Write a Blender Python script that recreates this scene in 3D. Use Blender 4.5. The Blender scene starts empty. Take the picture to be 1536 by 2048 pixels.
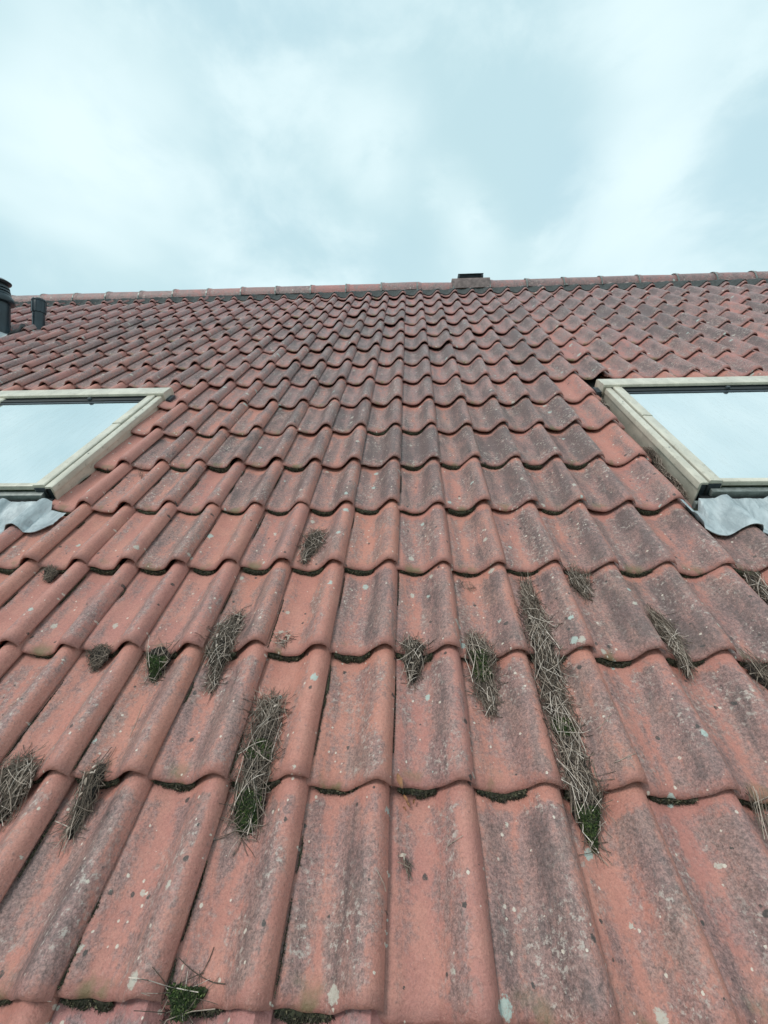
import bpy, bmesh, math, random
from mathutils import Matrix, Vector, noise
R_ = math.radians
random.seed(7)

# ------------------------------------------------------------------ roof frame
PHI = R_(38.5)                       # roof pitch
W = 0.2                              # cover width of a tile (one wave)
G = 0.37593                          # gauge: distance between courses
Z0 = 6.68                            # height of the first course's front edge
MROOF = Matrix(((1, 0, 0, 0),
                (0, math.cos(PHI), -math.sin(PHI), 0),
                (0, math.sin(PHI), math.cos(PHI), Z0),
                (0, 0, 0, 1)))       # roof (u along courses, v up the slope, n outward) -> world

scene = bpy.context.scene
col = scene.collection
# ------------------------------------------------------------------ camera
cd = bpy.data.cameras.new('camera'); cam = bpy.data.objects.new('camera', cd); col.objects.link(cam)
right = Vector((0.99829621, 0.04473421, -0.03746372))
down = Vector((-0.00306512, -0.60096506, -0.79926942))
fwd = Vector((-0.05826907, 0.79802246, -0.59980402))
mc = Matrix.Identity(4)
for i in range(3):
    mc[i][0] = right[i]; mc[i][1] = -down[i]; mc[i][2] = -fwd[i]
mc.translation = Vector((0.24132 * W, -28.72626 * W, 5.8954 * W))
cam.matrix_world = MROOF @ mc
cd.sensor_fit = 'VERTICAL'; cd.sensor_height = 36.0; cd.sensor_width = 27.0
cd.lens = 36.0 * 912.72 / 2048
cd.clip_start = 0.05; cd.clip_end = 5000
scene.camera = cam

# ------------------------------------------------------------------ world, sun, exposure
SUN_EL, SUN_AZ = R_(52), R_(222)     # azimuth clockwise from +Y
world = bpy.data.worlds.new('World'); scene.world = world; world.use_nodes = True


class NT:
    """small helper to write node trees"""
    def __init__(s, tree): s.t = tree; s.n = tree.nodes; s.l = tree.links
    def node(s, kind, **kw):
        nd = s.n.new(kind)
        for k, v in kw.items(): setattr(nd, k, v)
        return nd
    def put(s, sock, val):
        if isinstance(val, bpy.types.NodeSocket): s.l.new(val, sock)
        elif val is not None: sock.default_value = val
    def math(s, op, a, b=None, c=None, clamp=False):
        nd = s.node('ShaderNodeMath', operation=op, use_clamp=clamp)
        for i, v in enumerate((a, b, c)):
            if v is not None: s.put(nd.inputs[i], v)
        return nd.outputs[0]
    def vmath(s, op, a, b=None):
        nd = s.node('ShaderNodeVectorMath', operation=op)
        s.put(nd.inputs[0], a)
        if b is not None: s.put(nd.inputs[1], b)
        return nd.outputs['Value'] if op in ('DOT_PRODUCT', 'LENGTH', 'DISTANCE') else nd.outputs[0]
    def ramp(s, x, a, b, lo=0.0, hi=1.0):
        nd = s.node('ShaderNodeMapRange', interpolation_type='SMOOTHSTEP')
        s.put(nd.inputs[0], x); s.put(nd.inputs[1], a); s.put(nd.inputs[2], b); s.put(nd.inputs[3], lo); s.put(nd.inputs[4], hi)
        return nd.outputs[0]
    def noise(s, vec, scale, detail=3, rough=0.55, dist=0.0):
        nd = s.node('ShaderNodeTexNoise')
        if vec is not None: s.put(nd.inputs['Vector'], vec)
        nd.inputs['Scale'].default_value = scale; nd.inputs['Detail'].default_value = detail
        nd.inputs['Roughness'].default_value = rough; nd.inputs['Distortion'].default_value = dist
        return nd.outputs['Fac']
    def mapping(s, vec, scale=(1, 1, 1), loc=(0, 0, 0)):
        nd = s.node('ShaderNodeMapping'); s.put(nd.inputs['Vector'], vec)
        nd.inputs['Scale'].default_value = scale; s.put(nd.inputs['Location'], loc)
        return nd.outputs[0]
    def mix(s, fac, a, b, blend='MIX'):
        nd = s.node('ShaderNodeMix', data_type='RGBA', blend_type=blend)
        s.put(nd.inputs['Factor'], fac)
        s.put(nd.inputs[6], a if isinstance(a, bpy.types.NodeSocket) else (*a, 1))
        s.put(nd.inputs[7], b if isinstance(b, bpy.types.NodeSocket) else (*b, 1))
        return nd.outputs[2]
    def bump(s, height, strength, dist, normal=None):
        nd = s.node('ShaderNodeBump'); s.put(nd.inputs['Height'], height)
        nd.inputs['Strength'].default_value = strength; nd.inputs['Distance'].default_value = dist
        if normal is not None: s.put(nd.inputs['Normal'], normal)
        return nd.outputs[0]


def build_world():
    t = NT(world.node_tree)
    for nd in list(t.n): t.n.remove(nd)
    out = t.node('ShaderNodeOutputWorld'); bg = t.node('ShaderNodeBackground')
    bg.inputs['Strength'].default_value = 0.1
    sky = t.node('ShaderNodeTexSky'); sky.sky_type = 'NISHITA'; sky.sun_disc = False
    sky.sun_elevation = SUN_EL; sky.sun_rotation = SUN_AZ; sky.air_density = 1.0; sky.dust_density = 2.0
    d = t.node('ShaderNodeTexCoord').outputs['Generated']
    d = t.vmath('NORMALIZE', d)
    # the cloud deck is a flat layer: directions are projected on it, so clouds grow denser towards the horizon
    sep = t.node('ShaderNodeSeparateXYZ'); t.put(sep.inputs[0], d)
    zz = t.math('ADD', t.math('MAXIMUM', sep.outputs[2], 0.0), 0.22)
    comb = t.node('ShaderNodeCombineXYZ')
    t.put(comb.inputs[0], t.math('DIVIDE', sep.outputs[0], zz)); t.put(comb.inputs[1], t.math('DIVIDE', sep.outputs[1], zz))
    P = comb.outputs[0]
    n1 = t.noise(t.mapping(P, (1, 1, 1), (3.1, 1.7, 0)), 1.3, 4, 0.5, 0.25)
    n2 = t.noise(t.mapping(d, (1, 1, 1.5), (9.3, 4.2, 0)), 4.6, 7, 0.58, 0.25)
    f = t.math('ADD', t.math('MULTIPLY', n1, 0.62), t.math('MULTIPLY', n2, 0.38))
    f = t.math('MULTIPLY', t.ramp(f, 0.37, 0.63), 0.95)
    # broad lighter and darker banks seen above the ridge, each a direction with a soft edge
    def bank(x, y, rad, amp):
        v = (right * ((x - 768) / 912.7) + down * ((y - 1024) / 912.7) + fwd)
        v = (MROOF.to_3x3() @ v).normalized()
        dist = t.vmath('DISTANCE', d, tuple(v))
        dist = t.math('ADD', dist, t.math('MULTIPLY', t.math('SUBTRACT', n2, 0.5), 0.35))
        return t.math('MULTIPLY', t.ramp(dist, rad, 0.0), amp)
    for b in ((170, 330, 0.24, 0.95), (770, 300, 0.16, 0.45), (1290, 330, 0.17, 0.40), (940, 450, 0.13, 0.6), (1260, 100, 0.15, 0.35), (330, 160, 0.16, -0.35),
              (1100, 260, 0.2, -0.32), (560, 380, 0.2, -0.25), (1470, 280, 0.13, -0.42), (1050, 380, .12, -.25), (90, 480, 0.2, -0.15), (800, 60, 0.25, -0.22)):
        f = t.math('ADD', f, bank(*b))
    f = t.math('MAXIMUM', t.math('MINIMUM', f, 1.25), 0.0)
    warm = t.noise(t.mapping(P, (1, 1, 1), (1.0, 8.0, 0)), 1.1, 2)
    dark = t.mix(t.ramp(warm, 0.35, 0.65), (4.4, 6.15, 6.75), (4.55, 6.3, 6.65))
    cloud = t.mix(t.ramp(f, 0.0, 1.25), dark, (6.7, 8.1, 8.3))
    c = t.mix(0.93, sky.outputs[0], cloud)
    t.put(bg.inputs['Color'], c)
    t.l.new(bg.outputs[0], out.inputs[0])


build_world()
sd = bpy.data.lights.new('sun', 'SUN'); sun = bpy.data.objects.new('sun', sd); col.objects.link(sun)
sd.energy = 1.5; sd.angle = R_(16); sd.color = (1.0, 0.95, 0.89)
sdir = Vector((math.sin(SUN_AZ) * math.cos(SUN_EL), math.cos(SUN_AZ) * math.cos(SUN_EL), math.sin(SUN_EL)))
sun.rotation_euler = sdir.to_track_quat('Z', 'Y').to_euler(); sun.location = sdir * 40
vs = scene.view_settings
vs.view_transform = 'Standard'; vs.look = 'None'; vs.exposure = 0.4; vs.gamma = 1.0; vs.use_curve_mapping = False
scene.render.engine = 'CYCLES'; scene.cycles.max_bounces = 4; scene.cycles.diffuse_bounces = 3; scene.cycles.use_adaptive_sampling = True; scene.cycles.adaptive_threshold = 0.02; scene.cycles.use_denoising = True

# ------------------------------------------------------------------ helpers
roof_obj = None


def link(name, me, parent=None, mat=None, mw=None):
    o = bpy.data.objects.new(name, me); col.objects.link(o)
    if mat is not None and me is not None and not me.materials: me.materials.append(mat)
    if parent is not None: o.parent = parent
    if mw is not None: o.matrix_basis = mw
    return o


def empty(name, mw=None, parent=None):
    o = bpy.data.objects.new(name, None); col.objects.link(o); o.empty_display_size = 0.1
    if parent is not None: o.parent = parent
    if mw is not None: o.matrix_basis = mw
    return o


def tag(o, label=None, cat=None, group=None, kind=None):
    if label: o['label'] = label
    if cat: o['category'] = cat
    if group: o['group'] = group
    if kind: o['kind'] = kind
    return o


class MB:
    """collects vertices and faces of one mesh"""
    def __init__(s): s.v = []; s.f = []; s.c = []
    def box(s, a, b):
        i = len(s.v); (x0, y0, z0), (x1, y1, z1) = a, b
        s.v += [(x0, y0, z0), (x1, y0, z0), (x1, y1, z0), (x0, y1, z0), (x0, y0, z1), (x1, y0, z1), (x1, y1, z1), (x0, y1, z1)]
        s.f += [tuple(i + k for k in q) for q in ((3, 2, 1, 0), (4, 5, 6, 7), (0, 1, 5, 4), (1, 2, 6, 5), (2, 3, 7, 6), (3, 0, 4, 7))]
    def prism_v(s, prof, v0, v1):
        """closed (u,n) outline extruded along v"""
        i = len(s.v); m = len(prof)
        s.v += [(u, v0, n) for u, n in prof] + [(u, v1, n) for u, n in prof]
        s.f += [(i + k, i + (k + 1) % m, i + m + (k + 1) % m, i + m + k) for k in range(m)]
        s.f += [tuple(i + k for k in reversed(range(m))), tuple(i + m + k for k in range(m))]
    def prism_u(s, prof, u0, u1):
        """closed (v,n) outline extruded along u"""
        i = len(s.v); m = len(prof)
        s.v += [(u0, v, n) for v, n in prof] + [(u1, v, n) for v, n in prof]
        s.f += [(i + k, i + (k + 1) % m, i + m + (k + 1) % m, i + m + k) for k in range(m)]
        s.f += [tuple(i + k for k in reversed(range(m))), tuple(i + m + k for k in range(m))]
    def grid(s, pts):
        i = len(s.v); r = len(pts); c = len(pts[0])
        for row in pts: s.v += [tuple(p) for p in row]
        s.f += [(i + a * c + b, i + a * c + b + 1, i + (a + 1) * c + b + 1, i + (a + 1) * c + b) for a in range(r - 1) for b in range(c - 1)]
    def lathe(s, prof, seg=28, cap=True, base=(0, 0, 0)):
        i = len(s.v); m = len(prof)
        for k in range(seg):
            a = 2 * math.pi * k / seg
            s.v += [(base[0] + r * math.cos(a), base[1] + r * math.sin(a), base[2] + z) for r, z in prof]
        for k in range(seg):
            k2 = (k + 1) % seg
            s.f += [(i + k * m + j, i + k2 * m + j, i + k2 * m + j + 1, i + k * m + j + 1) for j in range(m - 1)]
        if cap:
            s.f.append(tuple(i + k * m for k in reversed(range(seg)))); s.f.append(tuple(i + k * m + m - 1 for k in range(seg)))
    def tube(s, pts, r0, r1, cval=0.5, sides=3):
        i = len(s.v); n = len(pts)
        for k, p in enumerate(pts):
            d = (pts[min(k + 1, n - 1)] - pts[max(k - 1, 0)]).normalized()
            a = d.orthogonal().normalized(); b = d.cross(a); r = r0 + (r1 - r0) * k / (n - 1)
            for q in range(sides):
                an = 2 * math.pi * q / sides
                s.v.append(tuple(p + a * (r * math.cos(an)) + b * (r * math.sin(an))))
                s.c.append(cval)
        for k in range(n - 1):
            for q in range(sides):
                q2 = (q + 1) % sides
                s.f.append((i + k * sides + q, i + k * sides + q2, i + (k + 1) * sides + q2, i + (k + 1) * sides + q))
    def mesh(s, name, mat=None, smooth=False, bevel=None, sharp=35):
        me = bpy.data.meshes.new(name); me.from_pydata(s.v, [], s.f)
        if s.c and len(s.c) == len(s.v):
            at = me.attributes.new('tone', 'FLOAT', 'POINT'); at.data.foreach_set('value', s.c)
        if bevel:
            bm = bmesh.new(); bm.from_mesh(me)
            bmesh.ops.recalc_face_normals(bm, faces=bm.faces[:])
            ed = [e for e in bm.edges if len(e.link_faces) == 2 and e.calc_face_angle(0) > R_(30)]
            bmesh.ops.bevel(bm, geom=ed, offset=bevel, segments=2, profile=0.6, affect='EDGES', clamp_overlap=True)
            bm.to_mesh(me); bm.free()
        if smooth or bevel:
            me.polygons.foreach_set('use_smooth', [True] * len(me.polygons))
            me.set_sharp_from_angle(angle=R_(sharp))
        if mat: me.materials.append(mat)
        me.update()
        return me


# ------------------------------------------------------------------ materials
def material(name):
    m = bpy.data.materials.new(name); m.use_nodes = True
    t = NT(m.node_tree); b = t.n['Principled BSDF']
    return m, t, b


def roof_coords(t):
    nd = t.node('ShaderNodeTexCoord'); nd.object = FRAME
    return nd.outputs['Object']


def simple(name, c, rough=0.6, metallic=0.0, var=0.12, scale=20, bump=0.0, dirt=None, stretch=(1, 1, 1)):
    m, t, b = material(name)
    P = t.mapping(roof_coords(t), stretch)
    n = t.noise(P, scale, 5, 0.6)
    c1 = tuple(x * (1 - var) for x in c); c2 = tuple(min(1, x * (1 + var)) for x in c)
    cc = t.mix(t.ramp(n, 0.3, 0.7), c1, c2)
    if dirt:
        n2 = t.noise(P, scale * 5, 4, 0.7)
        cc = t.mix(t.ramp(n2, 0.55, 0.75, 0, dirt[3]), cc, dirt[:3])
    t.put(b.inputs['Base Color'], cc)
    b.inputs['Roughness'].default_value = rough; b.inputs['Metallic'].default_value = metallic
    if bump: t.put(b.inputs['Normal'], t.bump(t.noise(P, scale * 4, 4), bump, 0.004))
    return m


FRAME = empty('roof_frame', MROOF)        # only a coordinate frame for the textures


def tile_material(name, ridge=False):
    m, t, b = material(name)
    P = roof_coords(t)
    uv = t.node('ShaderNodeUVMap'); uv.uv_map = 'tile'
    sp = t.node('ShaderNodeSeparateXYZ'); t.put(sp.inputs[0], uv.outputs[0])
    tu, tv = sp.outputs[0], sp.outputs[1]
    info = t.node('ShaderNodeObjectInfo')
    at = t.node('ShaderNodeAttribute', attribute_name='seed', attribute_type='GEOMETRY')
    ic = t.node('ShaderNodeSeparateColor'); t.put(ic.inputs[0], info.outputs['Color'])
    seed = t.math('FRACT', t.math('ADD', t.math('ADD', info.outputs['Random'], at.outputs['Fac']), ic.outputs[2]))
    amount = ic.outputs[0]                       # how weathered this tile is
    # every tile shifts the pattern a little
    off = t.node('ShaderNodeCombineXYZ'); t.put(off.inputs[0], t.math('MULTIPLY', seed, 31.0)); t.put(off.inputs[1], t.math('MULTIPLY', seed, 17.0))
    Q = t.vmath('ADD', P, off.outputs[0])
    streak = t.noise(t.mapping(Q, (1, 0.17, 1)), 26, 4, 0.62, 0.4)
    blotch = t.noise(t.mapping(Q, (1, 0.6, 1)), 11, 5, 0.62, 0.6)
    grain = t.noise(P, 210, 3, 0.7)
    grain2 = t.noise(P, 75, 5, 0.72, 0.3)
    # weather film by place on the tile: flank and crest of the roll catch most, the pan by the side lap stays clean
    pr = t.node('ShaderNodeValToRGB')
    cr = pr.color_ramp
    vals = ((0.0, 0.36), (0.10, 0.54), (0.22, 0.46), (0.34, 0.28), (0.46, 0.52), (0.58, 0.74), (0.72, 0.70), (0.84, 0.54), (0.95, 0.30), (1.0, 0.25)) if not ridge else ((0.0, 0.5), (1.0, 0.5))
    while len(cr.elements) < len(vals): cr.elements.new(0.5)
    for e, (p, v) in zip(cr.elements, vals): e.position = p; e.color = (v, v, v, 1)
    t.put(pr.inputs[0], t.math('ADD', tu, t.math('MULTIPLY', t.math('SUBTRACT', t.noise(Q, 7, 2), 0.5), 0.30)))
    place = pr.outputs[0]
    # freshly sheltered strip under the next course, and the rain-washed front lip
    edge_n = t.math('MULTIPLY', t.math('SUBTRACT', t.noise(Q, 22, 4, 0.65), 0.5), 0.22)
    shelter = t.ramp(t.math('ADD', tv, edge_n), 0.87, 0.97)
    lip = t.ramp(t.math('ADD', tv, t.math('MULTIPLY', edge_n, 0.35)), 0.10, 0.005)
    s = t.math('ADD', place, t.math('MULTIPLY', t.math('SUBTRACT', streak, 0.5), 1.25))
    s = t.math('ADD', s, t.math('MULTIPLY', t.math('SUBTRACT', blotch, 0.5), 1.05))
    s = t.math('ADD', s, t.math('SUBTRACT', amount, 0.5))
    s = t.math('SUBTRACT', s, t.math('MULTIPLY', shelter, 0.5))
    s = t.math('SUBTRACT', s, t.math('MULTIPLY', lip, 0.30))
    s = t.math('ADD', s, t.math('MULTIPLY', t.math('SUBTRACT', grain2, 0.5), 1.15))
    film = t.ramp(s, 0.20, 0.66)
    heavy = t.ramp(s, 0.58, 1.08)
    # colours
    clean = t.mix(t.ramp(seed, 0.0, 1.0), (0.470, 0.196, 0.143), (0.42, 0.178, 0.142))
    clean = t.mix(t.ramp(t.noise(P, 14, 3), 0.35, 0.7), clean, (0.48, 0.218, 0.166))
    clean = t.mix(ic.outputs[1], clean, (0.385, 0.172, 0.166))
    filmc = t.mix(t.ramp(t.noise(Q, 9, 3), 0.4, 0.66), (0.240, 0.150, 0.140), (0.240, 0.163, 0.144))
    filmc = t.mix(ic.outputs[1], filmc, (0.212, 0.160, 0.162))
    c = t.mix(t.math('MULTIPLY', film, 0.80), clean, filmc)
    c = t.mix(t.math('MULTIPLY', heavy, 0.72), c, (0.088, 0.068, 0.068))
    c = t.mix(t.math('MULTIPLY', lip, 0.55), c, (0.24, 0.105, 0.092))
    # sandy mottle
    m1 = t.ramp(t.noise(Q, 150, 3, 0.7, 0.4), 0.30, 0.70); m2 = t.ramp(t.noise(Q, 340, 2, 0.6), 0.30, 0.70)
    mot = t.math('ADD', t.math('MULTIPLY', m1, 0.62), t.math('MULTIPLY', m2, 0.38))
    amp = t.math('ADD', 0.32, t.math('MULTIPLY', film, 0.75))
    val = t.math('ADD', 1.0, t.math('MULTIPLY', t.math('SUBTRACT', mot, 0.5), amp))
    vm = t.node('ShaderNodeVectorMath', operation='SCALE'); t.put(vm.inputs[0], c); t.put(vm.inputs['Scale'], val); c = vm.outputs[0]
    # speckle: sand grains light and dark
    c = t.mix(t.ramp(grain, 0.54, 0.74, 0, 0.42), c, (0.10, 0.062, 0.055))
    c = t.mix(t.ramp(t.noise(Q, 260, 2, 0.6), 0.60, 0.76, 0, 0.40), c, (0.50, 0.33, 0.26))
    # yellow-grey crust lichen on weathered tiles
    crust = t.math('MULTIPLY', t.ramp(t.noise(Q, 70, 5, 0.75), 0.52, 0.64), t.ramp(t.noise(Q, 5.5, 2), 0.44, 0.62))
    c = t.mix(t.math('MULTIPLY', crust, t.math('MULTIPLY', film, 0.7)), c, (0.52, 0.45, 0.40))
    # green-brown algae low in the pan near the front edge
    low = t.math('MULTIPLY', t.ramp(tv, 0.16, 0.0), t.math('MULTIPLY', t.ramp(tu, 0.08, 0.2), t.ramp(tu, 0.55, 0.36)))
    low = t.math('MULTIPLY', low, t.ramp(t.noise(Q, 16, 3), 0.48, 0.66))
    c = t.mix(t.math('MULTIPLY', low, 0.7), c, (0.13, 0.125, 0.05))
    # round pale lichens
    edge95 = t.math('SUBTRACT', t.noise(P, 95, 3, 0.7), 0.5); worn = t.ramp(grain, 0.30, 0.5, 0.45, 0.92)
    def spots(scale, rad, thr, colr, shift):
        vo = t.node('ShaderNodeTexVoronoi', feature='F1', voronoi_dimensions='2D'); vo.inputs['Scale'].default_value = scale
        t.put(vo.inputs['Vector'], t.mapping(P, (1, 0.85, 1), shift))
        sc = t.node('ShaderNodeSeparateColor'); t.put(sc.inputs[0], vo.outputs['Color'])
        has = t.math('GREATER_THAN', sc.outputs[0], thr)
        d = t.math('ADD', vo.outputs['Distance'], t.math('MULTIPLY', edge95, rad * 1.7))
        mk = t.math('MULTIPLY', has, t.ramp(d, t.math('MULTIPLY', sc.outputs[1], rad), t.math('MULTIPLY', sc.outputs[1], rad * 0.72)))
        return t.math('MULTIPLY', mk, worn), colr
    nonlocal_c = c
    for sc_, rad, thr, colr, sh in ((9, 0.125, 0.84, (0.40, 0.47, 0.43), (0, 0, 0)), (14, 0.17, 0.90, (0.47, 0.43, 0.37), (3.3, 1.2, 0)),
                                    (55, 0.22, 0.92, (0.62, 0.54, 0.46), (7, 2, 0)), (26, 0.17, 0.86, (0.05, 0.045, 0.042), (1, 9, 0))):
        mk, cc = spots(sc_, rad, thr, colr, sh)
        nonlocal_c = t.mix(mk, nonlocal_c, cc)
    t.put(b.inputs['Base Color'], nonlocal_c)
    t.put(b.inputs['Roughness'], t.ramp(film, 0.0, 1.0, 0.62, 0.50))
    b.inputs['Specular IOR Level'].default_value = 0.5
    h = t.math('ADD', t.math('MULTIPLY', grain, 0.45), t.math('MULTIPLY', grain2, 0.9))
    t.put(b.inputs['Normal'], t.bump(h, 0.8, 0.0045))
    return m


M_TILE = tile_material('weathered_clay_tile')
M_RIDGE = tile_material('weathered_ridge_tile', True)
M_CREAM = simple('cream_aluminium', (0.54, 0.505, 0.425), 0.40, 0.0, 0.14, 14, 0.06, (0.20, 0.185, 0.14, 0.7), (1, 0.5, 1))
M_GREY = simple('grey_aluminium', (0.20, 0.22, 0.21), 0.45, 0.2, 0.25, 30, 0.05, (0.05, 0.06, 0.04, 0.6))
M_DARK = simple('dark_aluminium', (0.035, 0.045, 0.055), 0.45, 0.2, 0.3, 30)
M_RUBBER = simple('black_gasket', (0.012, 0.014, 0.016), 0.6, 0, 0.3, 40)
M_ALGAE = simple('algae_on_frame', (0.035, 0.042, 0.025), 0.9, 0, 0.6, 60, 0.5, (0.12, 0.13, 0.07, 0.7))
M_PVC = simple('dark_plastic', (0.020, 0.034, 0.045), 0.32, 0, 0.25, 9, 0.0, (0.06, 0.07, 0.07, 0.3))
M_FELT = simple('roofing_felt', (0.03, 0.03, 0.03), 0.95, 0, 0.3, 20)
M_ROLL = simple('ridge_roll', (0.050, 0.056, 0.056), 0.85, 0, 0.45, 60, 0.6, (0.30, 0.33, 0.32, 0.55))
M_WALL = simple('brick_wall', (0.30, 0.15, 0.10), 0.9, 0, 0.3, 12, 0.4)
M_GRASS = simple('grass_ground', (0.06, 0.10, 0.03), 0.95, 0, 0.4, 3, 0.5)
M_HUMUS = simple('needle_humus', (0.026, 0.021, 0.018), 0.95, 0, 0.9, 200, 1.0, (0.13, 0.10, 0.08, 0.5))
M_MOSS = simple('moss', (0.026, 0.048, 0.013), 0.95, 0, 0.6, 130, 0.8, (0.075, 0.10, 0.03, 0.8))
M_MOSSDK = simple('dark_moss', (0.042, 0.042, 0.024), 0.95, 0, 0.7, 110, 0.8, (0.075, 0.085, 0.03, 0.6))


def lead_material():
    m, t, b = material('lead_sheet')
    P = roof_coords(t)
    n = t.noise(t.mapping(P, (1.6, 0.6, 1)), 12, 5, 0.65, 0.6); n2 = t.noise(t.mapping(P, (1, 0.35, 1)), 60, 4, 0.7)
    c = t.mix(t.ramp(n, 0.35, 0.66), (0.28, 0.32, 0.34), (0.47, 0.52, 0.54))
    c = t.mix(t.ramp(n2, 0.56, 0.74, 0, 0.7), c, (0.20, 0.24, 0.26))
    t.put(b.inputs['Base Color'], c)
    b.inputs['Roughness'].default_value = 0.5; b.inputs['Metallic'].default_value = 0.1
    t.put(b.inputs['Normal'], t.bump(t.math('ADD', n, t.math('MULTIPLY', n2, 0.3)), 0.5, 0.012))
    return m


def glass_material():
    m, t, b = material('coated_window_glass')
    P = roof_coords(t)
    # solar-control coating: mostly mirrors the sky; faint film of dirt
    d = t.noise(P, 30, 5, 0.7); d2 = t.noise(t.mapping(P, (1, 0.3, 1)), 6, 3)
    t.put(b.inputs['Base Color'], t.mix(t.ramp(d2, 0.3, 0.7), (0.80, 0.86, 0.88), (0.88, 0.92, 0.93)))
    b.inputs['Metallic'].default_value = 1.0
    t.put(b.inputs['Roughness'], t.ramp(d, 0.3, 0.8, 0.04, 0.16))
    dirt = t.node('ShaderNodeBsdfDiffuse'); dirt.inputs['Color'].default_value = (0.36, 0.37, 0.34, 1)
    run = t.noise(t.mapping(P, (1, 0.12, 1)), 38, 4, 0.7)
    mx = t.node('ShaderNodeMixShader'); t.put(mx.inputs[0], t.math('MULTIPLY', t.ramp(run, 0.45, 0.75), t.ramp(d, 0.35, 0.7, 0.02, 0.13)))
    t.l.new(b.outputs[0], mx.inputs[1]); t.l.new(dirt.outputs[0], mx.inputs[2])
    t.l.new(mx.outputs[0], t.n['Material Output'].inputs['Surface'])
    return m


def tone_material(name, stops, rough=0.8):
    m, t, b = material(name)
    at = t.node('ShaderNodeAttribute', attribute_name='tone', attribute_type='GEOMETRY')
    r = t.node('ShaderNodeValToRGB'); cr = r.color_ramp
    while len(cr.elements) < len(stops): cr.elements.new(0.5)
    for e, (p, c) in zip(cr.elements, stops): e.position = p; e.color = (*c, 1)
    t.put(r.inputs[0], at.outputs['Fac'])
    P = roof_coords(t)
    t.put(b.inputs['Base Color'], t.mix(t.ramp(t.noise(P, 120, 2), 0.4, 0.7, 0, 0.5), r.outputs[0], (0.10, 0.08, 0.065)))
    b.inputs['Roughness'].default_value = rough
    return m


M_LEAD = lead_material()
M_GLASS = glass_material()
M_NEEDLE = tone_material('dry_needles', ((0, (0.07, 0.050, 0.038)), (0.35, (0.26, 0.20, 0.155)), (0.7, (0.50, 0.41, 0.345)), (1, (0.70, 0.60, 0.53))))
M_LEAF = tone_material('dead_leaf', ((0, (0.16, 0.06, 0.03)), (1, (0.36, 0.17, 0.08))))
M_SPIKE = tone_material('moss_shoots', ((0, (0.012, 0.024, 0.006)), (0.6, (0.035, 0.070, 0.014)), (1, (0.15, 0.20, 0.06))), 0.9)
M_SPIKEDK = tone_material('dark_moss_shoots', ((0, (0.014, 0.014, 0.009)), (0.6, (0.07, 0.068, 0.036)), (1, (0.20, 0.18, 0.11))), 0.9)

# ------------------------------------------------------------------ tile shape
LIFT, THICK = 0.034, 0.014
KT = (-0.12, 0.0, 0.06, 0.13, 0.22, 0.32, 0.42, 0.50, 0.58, 0.66, 0.72, 0.78, 0.84, 0.90, 0.95, 0.98, 1.0)
KH = (-0.128, -0.150, -0.156, -0.188, -0.222, -0.235, -0.230, -0.198, -0.125, -0.034, 0.028, 0.066, 0.077, 0.060, 0.014, -0.040, -0.088)


def prof(x):
    """height of the tile's wave (in tile widths) at x of its width"""
    if x <= KT[0]: return KH[0]
    if x >= KT[-1]: return KH[-1]
    for i in range(len(KT) - 1):
        if x <= KT[i + 1]:
            def sl(k):
                if k <= 0: return (KH[1] - KH[0]) / (KT[1] - KT[0])
                if k >= len(KT) - 1: return (KH[-1] - KH[-2]) / (KT[-1] - KT[-2])
                return (KH[k + 1] - KH[k - 1]) / (KT[k + 1] - KT[k - 1])
            h = KT[i + 1] - KT[i]; s = (x - KT[i]) / h
            a, b_, c, d = 2 * s**3 - 3 * s**2 + 1, s**3 - 2 * s**2 + s, -2 * s**3 + 3 * s**2, s**3 - s**2
            return a * KH[i] + b_ * h * sl(i) + c * KH[i + 1] + d * h * sl(i + 1)


def surf(u, v):
    """height of the exposed roof surface; u in tile widths, v in courses"""
    x = u - math.floor(u); y = v - math.floor(v)
    return prof(x) * W + LIFT * (1 - y)


FRONT = ((0.008, -THICK), (0.002, -THICK * 0.92), (-0.001, -THICK * 0.62), (0.0005, -THICK * 0.30), (0.005, -THICK * 0.09), (0.012, 0.0))


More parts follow.
